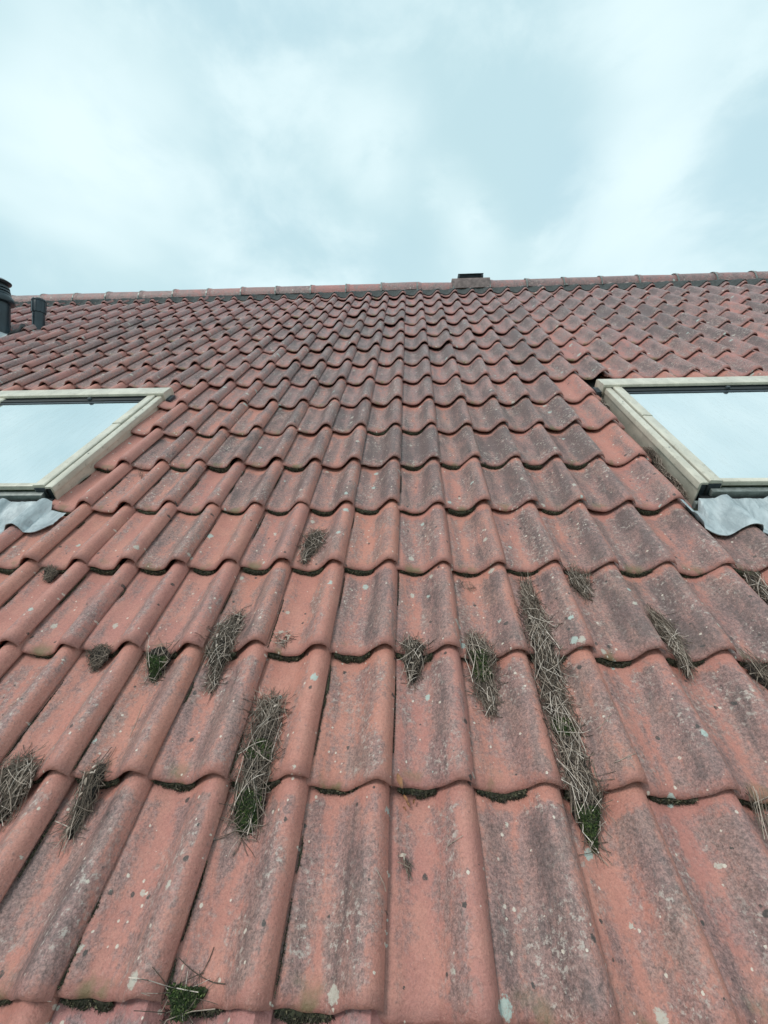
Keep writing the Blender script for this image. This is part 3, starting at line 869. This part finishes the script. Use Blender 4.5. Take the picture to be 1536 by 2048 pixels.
def clump(label, path, width, count, group='clumps of dry pine needles lying on the tiles', height=0.018, moss=(), name='pine_needle_clump', spread=0.35, nlen=(0.05, 0.10), tone=(0.35, 1.0), core=True, fray=0.45, seed=0, leafbits=0, nmax=1.0):
    """path: (u, v) points in tile widths and courses; width in tile widths; moss: (s0, s1, height) cushions"""
    rnd = random.Random(seed * 77 + 13)
    base = path[len(path) // 2]
    inv = Matrix.Translation(-ps(*base))
    root = empty(name, MROOF @ Matrix.Translation(ps(*base)))
    tag(root, label, 'pine needles' if name == 'pine_needle_clump' else 'debris', group)
    def wid(s):
        e = min(1, (s / 0.30) ** 0.8 + 0.12, ((1 - s) / (0.10 if nmax < 1 else 0.55)) ** 0.9 + 0.08)
        return 1.25 * width * e * (0.95 + 0.5 * noise.noise(Vector((s * length * 22, seed, 0))))
    length = sum(math.hypot((path[i + 1][0] - path[i][0]) * W, (path[i + 1][1] - path[i][1]) * G) for i in range(len(path) - 1))
    def mound(s, x):
        u, v = path_at(path, s); w_ = wid(s)
        uu = u + x * w_ * 0.82
        n = smooth_surf(uu, v) + height * (1 - x * x) * min(1, min(s, 1 - s) * 6 + 0.1)
        return Vector((uu * W, v * G, n))
    if core:
        mb = MB(); rows2 = []
        ns = max(10, int(length / 0.006))
        for j in range(ns + 1):
            s = j / ns; row = []
            for k in range(13):
                x = -1 + 2 * k / 12
                q = mound(s, x)
                nz = noise.noise(q * 95) * 0.5 + noise.noise(q * 230) * 0.5
                q.z += 0.012 * nz * (1 - abs(x)) - (0.006 if abs(x) > 0.99 or j in (0, ns) else 0)
                q.x += 0.006 * noise.noise(q * 60 + Vector((9, 0, 0)))
                row.append(inv @ q)
            rows2.append(row)
        mb.grid(rows2)
        link('humus', mb.mesh('humus', M_HUMUS, smooth=True, sharp=180), root)
    if count:
        mb = MB()
        total = count
        for i in range(int(total * 1.9)):
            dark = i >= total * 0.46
            s = rnd.random(); x = rnd.uniform(-0.95, 0.95)
            if not dark and noise.noise(Vector((s * length * 28, x * 1.2, seed * 3.7))) < -0.12 and rnd.random() < 0.75: continue
            ang = rnd.gauss(0, spread) + (rnd.choice((-1, 1)) * rnd.uniform(0.5, 1.5) if rnd.random() < 0.24 else 0)
            ln = rnd.uniform(*nlen); bend = rnd.gauss(0, 7.0)
            u, v = path_at(path, s)
            u2, v2 = path_at(path, min(1, s + 0.05)); u1, v1 = path_at(path, max(0, s - 0.05))
            dx, dy_ = (u2 - u1) * W, (v2 - v1) * G
            a0 = math.atan2(dy_, dx) + ang
            if rnd.random() < 0.5: a0 += math.pi
            px_, py_ = (u + x * wid(s)) * W - math.cos(a0) * ln * 0.5, v * G - math.sin(a0) * ln * 0.5
            if rnd.random() > 0.22:
                ye = py_ + math.sin(a0) * ln
                if max(py_, ye) > path[0][1] * G + 0.012 or min(py_, ye) < path[-1][1] * G - 0.015 + (1 - nmax) * length:
                    continue
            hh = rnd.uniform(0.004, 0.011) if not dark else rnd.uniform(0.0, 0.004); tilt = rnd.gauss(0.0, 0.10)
            pts = []
            steps = 6
            for k in range(steps + 1):
                q = k / steps * ln
                uu, vv = px_ / W, py_ / G
                w_ = wid(s) + 1e-4
                xx = (uu - u) / w_
                hm = height * max(0, 1 - xx * xx) * min(1, min(s, 1 - s) * 6 + 0.1) if core else 0
                # lateral keeping inside the trough, with some fray
                pts.append(inv @ Vector((px_, py_, smooth_surf(uu, vv) + hm + hh + max(0, tilt * q) + 0.001)))
                a0 += bend * ln / steps * 1.0
                px_ += math.cos(a0) * ln / steps; py_ += math.sin(a0) * ln / steps
                lim = w_ * (1.0 + fray * rnd.random()) * W
                if abs(px_ - u * W) > lim and rnd.random() > 0.12: px_ = u * W + math.copysign(lim, px_ - u * W) * 0.97
            r = rnd.uniform(0.00055, 0.0011)
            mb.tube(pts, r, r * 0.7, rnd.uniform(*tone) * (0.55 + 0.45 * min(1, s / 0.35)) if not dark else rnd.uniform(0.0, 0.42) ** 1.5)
        link('needles', mb.mesh('needles', M_NEEDLE, smooth=True), root)
    for (s0, s1, hgt) in moss:
        mb = MB(); tb = MB()
        for i in range(int(520 * max(0.5, (s1 - s0) * length / 0.05))):
            s = rnd.uniform(s0, s1); x = rnd.uniform(-0.85, 0.85)
            q = mound(s, x)
            env = math.sin(math.pi * (s - s0) / (s1 - s0)) ** 0.5
            q.z += hgt * env * (1 - x * x)
            d = Vector((rnd.gauss(0, 0.6), rnd.gauss(0, 0.6), 1)).normalized() * rnd.uniform(0.004, 0.009)
            tb.tube([inv @ (q - d * 0.6), inv @ (q + d * 0.5), inv @ (q + d)], 0.0022, 0.0004, rnd.random())
        rows2 = []
        for j in range(15):
            s = s0 + (s1 - s0) * j / 14; row = []
            for k in range(11):
                x = -1 + 2 * k / 10
                q = mound(s, x * 0.9); env = math.sin(math.pi * j / 14) ** 0.5 if 0 < j < 14 else 0
                q.z += hgt * env * (1 - x * x) + 0.007 * noise.noise(q * 120) - (0.004 if abs(x) > 0.99 else 0)
                row.append(inv @ q)
            rows2.append(row)
        mb.grid(rows2)
        mo = link('moss_cushion', mb.mesh('moss_cushion', M_MOSS, smooth=True, sharp=180), root)
        link('moss_shoots', tb.mesh('moss_shoots', M_SPIKE, smooth=True), mo)
    if leafbits:
        for i in range(leafbits):
            s = rnd.random(); q = mound(s, rnd.uniform(-0.7, 0.7)); q.z += 0.010
            mb = MB(); a0 = rnd.uniform(0, 6.28); l_ = rnd.uniform(0.008, 0.016); w_ = l_ * 0.42
            e1 = Vector((math.cos(a0), math.sin(a0), rnd.uniform(-.3, .3))); e2 = Vector((-math.sin(a0), math.cos(a0), rnd.uniform(-.3, .3)))
            rws = []
            for k in range(5):
                f = k / 4; wd = w_ * math.sin(math.pi * (0.1 + 0.8 * f))
                rws.append([inv @ (q + e1 * (l_ * (f - .5)) + e2 * (wd * y) + Vector((0, 0, 0.002 * (y * y) + 0.003 * math.sin(3 * f)))) for y in (-0.5, 0, 0.5)])
            mb.grid(rws); mb.c = [rnd.uniform(0.3, 0.75)] * len(mb.v)
            link('bud_scale', mb.mesh('bud_scale', M_NEEDLE, smooth=True), root)
    return root


clump('long trail of grey needles running down two courses to a green moss cushion', [(2.31, -12.12), (2.29, -12.5), (2.27, -12.95), (2.25, -13.35), (2.26, -13.85), (2.25, -14.30)], 0.175, 640, height=0.011, moss=((0.90, 0.998, 0.014), (0.66, 0.72, 0.006)), seed=1, nmax=0.93, leafbits=9)
clump('thick clump of needles over dark humus with moss at its lower end, left of centre', [(-1.73, -13.36), (-1.72, -13.55), (-1.71, -13.95), (-1.68, -14.30)], 0.165, 260, height=0.012, moss=((0.76, 0.97, 0.010), (0.48, 0.60, 0.006)), seed=2, nmax=0.97, spread=0.5, nlen=(0.06, 0.12), leafbits=2)
clump('needle clump tapering downwards at the course edge beside the thick mossy clump', [(-2.70, -12.55), (-2.74, -12.8), (-2.76, -13.05), (-2.70, -13.36)], 0.165, 190, height=0.010, seed=3, leafbits=4)
clump('small diamond-shaped clump of needles at the centre of the roof', [(0.29, -12.84), (0.28, -13.0), (0.27, -13.24)], 0.18, 95, height=0.010, seed=4, nlen=(0.04, 0.08), spread=0.5, leafbits=3)
clump('wedge of grey needles with a strip of moss, between the diamond clump and long trail', [(1.24, -12.78), (1.28, -13.0), (1.31, -13.25), (1.34, -13.48)], 0.175, 210, height=0.011, moss=((0.30, 0.62, 0.008),), seed=5, leafbits=3)
clump('small needle tuft under a course edge just above and right of the long trail', [(3.21, -12.02), (3.24, -12.16), (3.26, -12.33)], 0.17, 110, height=0.010, seed=7, nlen=(0.04, 0.09))
clump('slanting clump of brown needles right of the long needle trail', [(4.22, -12.50), (4.24, -12.80), (4.25, -13.14)], 0.155, 170, height=0.010, seed=8, tone=(0.2, 0.9), leafbits=2)
clump('upper needle clump in a pan below the skylights, left of centre', [(-1.69, -11.33), (-1.74, -11.6), (-1.80, -11.95)], 0.165, 130, height=0.010, seed=6, tone=(0.2, 0.85), leafbits=2)
clump('dark crumbly needle litter under a course edge near the left side', [(-4.70, -12.96), (-4.69, -13.06), (-4.68, -13.16)], 0.17, 110, height=0.007, seed=9, tone=(0.05, 0.45), nlen=(0.012, 0.035), spread=1.4)
clump('green moss cushion topped with a few needles, near the left side', [(-3.73, -12.95), (-3.70, -13.1), (-3.66, -13.26)], 0.185, 45, height=0.010, moss=((0.35, 0.98, 0.014),), seed=10, nlen=(0.05, 0.09), spread=0.8)
clump('big dark needle clump cut off by the left edge of the picture', [(-4.74, -13.90), (-4.71, -14.05), (-4.68, -14.28)], 0.21, 170, height=0.011, seed=11, spread=0.55, nlen=(0.05, 0.11))
clump('loose string of brown needles and scales in the lower left', [(-3.71, -13.90), (-3.73, -14.08), (-3.75, -14.2), (-3.74, -14.34)], 0.10, 80, height=0.010, seed=12, tone=(0.1, 0.75), leafbits=7)
clump('tiny tuft of needles and lichen above a course edge left of centre', [(-1.74, -12.80), (-1.80, -12.96)], 0.12, 16, height=0.006, seed=13, core=False, nlen=(0.03, 0.05), spread=1.2, leafbits=3)
clump('small dark needle heap below the left skylight', [(-6.74, -12.0), (-6.68, -12.16)], 0.14, 90, height=0.006, seed=14, tone=(0.05, 0.45), nlen=(0.012, 0.035), spread=1.4)
clump('needle clump cut off by the right edge, below the skylight', [(6.23, -12.06), (6.24, -12.2), (6.22, -12.40)], 0.16, 80, height=0.016, seed=15)
clump('reddish loose needles at the right edge, below the other edge clump', [(5.22, -13.02), (5.26, -13.1), (5.30, -13.24)], 0.15, 60, height=0.010, seed=16, tone=(0.1, 0.6))
clump('few loose needles under the course edge in the lower right corner', [(4.14, -13.98), (4.18, -14.06), (4.24, -14.18)], 0.08, 22, height=0.005, seed=17, core=False, tone=(0.1, 0.7))
clump('mossy tuft with long pale needles at the bottom edge of the picture', [(-1.80, -14.90), (-1.81, -14.98), (-1.84, -15.12)], 0.15, 20, height=0.007, moss=((0.25, 0.75, 0.005),), seed=18, core=False, spread=0.9, nlen=(0.06, 0.12), fray=1.0)
clump('band of needles packed in the gutter beside the right skylight', [(6.225, -9.62), (6.225, -10.2), (6.225, -10.82)], 0.085, 240, height=0.030, seed=21, tone=(0.25, 0.85), nlen=(0.03, 0.06))
clump('short wad of needles in the gutter near the top of the right skylight', [(6.12, -8.05), (6.15, -8.25), (6.16, -8.42)], 0.09, 40, height=0.022, seed=22, nlen=(0.03, 0.05))
clump('couple of brown twigs lying on a single pan right of centre', [(1.20, -12.12), (1.26, -12.18), (1.33, -12.23)], 0.10, 12, height=0.004, seed=23, core=False, tone=(0.0, 0.4), nlen=(0.02, 0.05), spread=0.7)
clump('small dark twig fragment on the pan in the lower centre', [(0.15, -14.36), (0.18, -14.40), (0.21, -14.44)], 0.05, 12, height=0.004, seed=24, core=False, tone=(0.0, 0.35), nlen=(0.015, 0.035), leafbits=2)
clump('pinch of dark litter on the tiles beside the left skylight', [(-6.74, -9.98), (-6.70, -10.08), (-6.64, -10.18)], 0.08, 14, height=0.006, seed=25, core=False, tone=(0, 0.4), nlen=(0.02, 0.04), leafbits=2)

# russet leaf fragments under the course edge
def leaf_bits():
    root = empty('leaf_fragment', MROOF @ Matrix.Translation(ps(0.17, -14.03)))
    tag(root, 'curled russet leaf fragments just below the course edge in the lower centre', 'leaf')
    inv = Matrix.Translation(-ps(0.17, -14.03)); rnd = random.Random(5)
    for (u, v, l_) in ((0.10, -13.985, 0.034), (0.17, -14.05, 0.020), (0.20, -14.08, 0.016), (0.27, -14.06, 0.012), (0.16, -14.11, 0.012)):
        mb = MB(); a0 = rnd.uniform(1.2, 2.4); q = ps(u, v, 0.007); w_ = l_ * 0.4; rws = []
        e1 = Vector((math.cos(a0), math.sin(a0), 0.2)); e2 = Vector((-math.sin(a0), math.cos(a0), 0.25))
        for k in range(7):
            f = k / 6; wd = w_ * math.sin(math.pi * (0.06 + 0.88 * f)) * (1 + 0.3 * noise.noise(Vector((f * 5, u * 9, 0))))
            rws.append([inv @ (q + e1 * (l_ * (f - .5)) + e2 * (wd * y) + Vector((0, 0, 0.012 * y * y + 0.003 * math.sin(4 * f)))) for y in (-0.5, -0.25, 0, 0.25, 0.5)])
        mb.grid(rws); mb.c = [rnd.uniform(0.1, 1)] * len(mb.v)
        link('leaf_piece', mb.mesh('leaf_piece', M_LEAF, smooth=True), root)


leaf_bits()

# single fallen needles
for i, (u, v, a, l_, lab) in enumerate(((0.63, -14.32, 0.2, 0.035, 'single pale needle lying on a roll in the lower centre'), (-0.02, -14.55, 1.9, 0.035, 'single thin needle on a side lap in the lower centre'),
                                        (2.62, -13.62, 0.35, 0.05, 'single reddish needle beside the long needle trail'), (2.66, -13.86, 0.1, 0.055, 'curved reddish needle beside the lower end of the long trail'),
                                        (-5.62, -13.50, 0.6, 0.09, 'thin bent needle on the tile at the left edge'), (-3.55, -13.72, 1.7, 0.10, 'long thin needle lying in a pan in the lower left'),
                                        (4.60, -13.85, -0.6, 0.035, 'single short needle on a tile near the right edge'))):
    rnd = random.Random(i); base = ps(u, v, 0.0012); inv = Matrix.Translation(-base); pts = []
    x, y, a0 = u * W, v * G, a
    for k in range(8):
        pts.append(inv @ Vector((x, y, surf(x / W, y / G) + 0.0022))); x += math.cos(a0) * l_ / 7; y += math.sin(a0) * l_ / 7; a0 += rnd.gauss(0.06, 0.05)
    mb = MB(); mb.tube(pts, 0.0009, 0.0006, 0.55)
    tag(link('fallen_needle', mb.mesh('fallen_needle', M_NEEDLE, smooth=True), mw=MROOF @ Matrix.Translation(base)), lab, 'pine needle', 'single fallen needles')

# ------------------------------------------------------------------ moss filling the troughs under the course edges and the side laps
def trough_moss():
    mb = MB(); tb = MB(); rnd = random.Random(44)
    for r in range(9, 16):
        for c in range(-9, 8):
            am = rnd.random()
            if not cut(c, r): continue
            dens = {9: 0.4, 10: 0.6, 11: 0.9, 12: 0.95, 13: 1.0, 14: 1.0, 15: 1.0}[r]
            if am > dens: continue
            x0 = rnd.uniform(0.0, 0.08); x1 = rnd.uniform(0.48, 0.64)
            amt = rnd.uniform(0.15, 0.9) + (0.25 if r > 12 else 0)
            rows2 = []
            K = 26
            for k in range(K + 1):
                f = k / K; x = x0 + (x1 - x0) * f; u = c + x
                env = math.sin(math.pi * f) ** 0.4 * (0.7 + 0.7 * noise.noise(Vector((u * 9, r * 3.1, 0)))) * amt
                env = max(0, env)
                out = 0.004 + 0.012 * env; base = prof(x) * W
                row = []
                v = -r * G
                for (dv, dn) in ((-out, 0.000), (-out * 0.75, 0.006 + 0.004 * env), (-out * 0.25, 0.013 + 0.003 * env), (0.012, 0.018)):
                    q = Vector((u * W, v + dv, base + dn - LIFT * (dv / G) * 0))
                    jit = noise.noise(q * 260); q.z += 0.0045 * jit; q.y += 0.007 * noise.noise(q * 170 + Vector((3, 0, 0)))
                    row.append(q)
                rows2.append(row)
                for z in range(int(16 * env) + 2):
                    q = Vector((u * W + rnd.gauss(0, 0.002), v - out * rnd.uniform(-0.2, 1.0), base + rnd.uniform(0.002, 0.017)))
                    d = Vector((rnd.gauss(0, 0.6), -0.5 + rnd.gauss(0, 0.4), rnd.uniform(0.1, 1))).normalized() * rnd.uniform(0.003, 0.008)
                    tb.tube([q - d * 0.5, q + d], 0.0018, 0.0004, rnd.random() * rnd.random() * 1.3)
            mb.grid(rows2)
    # strips in the side laps
    laps = [(float(c), -r - a, -r - a - rnd.uniform(0.12, 0.55), rnd.uniform(0.003, 0.006)) for r in range(10, 15) for c in range(-8, 1) for a in (rnd.uniform(0.02, 0.45),) if rnd.random() < 0.6]
    for (u, v0, v1, wd) in ((-1.0, -13.10, -13.52, 0.012), (-1.0, -14.30, -14.46, 0.010), (-3.0, -13.28, -13.46, 0.012), (-3.0, -14.62, -14.72, 0.008), (-2.0, -14.5, -14.66, 0.006), (-2.0, -14.85, -14.99, 0.010), (-3.0, -14.80, -14.98, 0.007),
                            (-5.0, -12.30, -12.42, 0.010), (-6.0, -12.1, -12.5, 0.005), (-2.0, -12.6, -12.98, 0.006), (-3.0, -12.3, -12.6, 0.005), (-2.0, -13.7, -13.98, 0.007), (-4.0, -13.5, -13.98, 0.005), (-5.0, -13.3, -13.9, 0.005), (-3.0, -11.3, -11.5, 0.006),
                            (-5.0, -10.35, -10.62, 0.008), (-4.0, -10.5, -10.7, 0.005), (-1.0, -12.1, -12.5, 0.004), (0.0, -13.2, -13.8, 0.003), (-1.0, -14.6, -14.95, 0.004), *laps):
        K = max(6, int((v0 - v1) * 40)); rows2 = []
        for k in range(K + 1):
            f = k / K; v = v0 + (v1 - v0) * f
            env = math.sin(math.pi * f) ** 0.5 * (0.7 + 0.6 * noise.noise(Vector((v * 12, u, 0))))
            row = []
            for x, dn in ((-0.002, 0.002), (0.3, 0.005), (0.65, 0.004), (1.0, -0.001)):
                xx = u + max(0.02, wd * env * x / W + 0.004)
                q = Vector((xx * W, v * G, surf(xx, v) + dn * (0.5 + env))); q.z += 0.001 * noise.noise(q * 250); row.append(q)
            rows2.append(row)
            for z in range(4):
                xx = u + 0.015 + wd * env * rnd.random() / W
                q = Vector((xx * W, v * G + rnd.gauss(0, 0.003), surf(xx, v) + 0.003)); d = Vector((rnd.gauss(0, .5), rnd.gauss(0, .5), 1)).normalized() * rnd.uniform(.002, .005)
                tb.tube([q - d * 0.4, q + d], 0.0014, 0.0003, rnd.random() * 0.9)
        mb.grid(rows2)
    o = empty('moss_growth', MROOF)
    tag(o, 'dark moss growing under the tile edges and in the side laps', 'moss', kind='stuff')
    link('moss_bed', mb.mesh('moss_bed', M_MOSSDK, smooth=True, sharp=180), o)
    link('moss_shoots', tb.mesh('moss_shoots', M_SPIKEDK, smooth=True), o)


trough_moss()
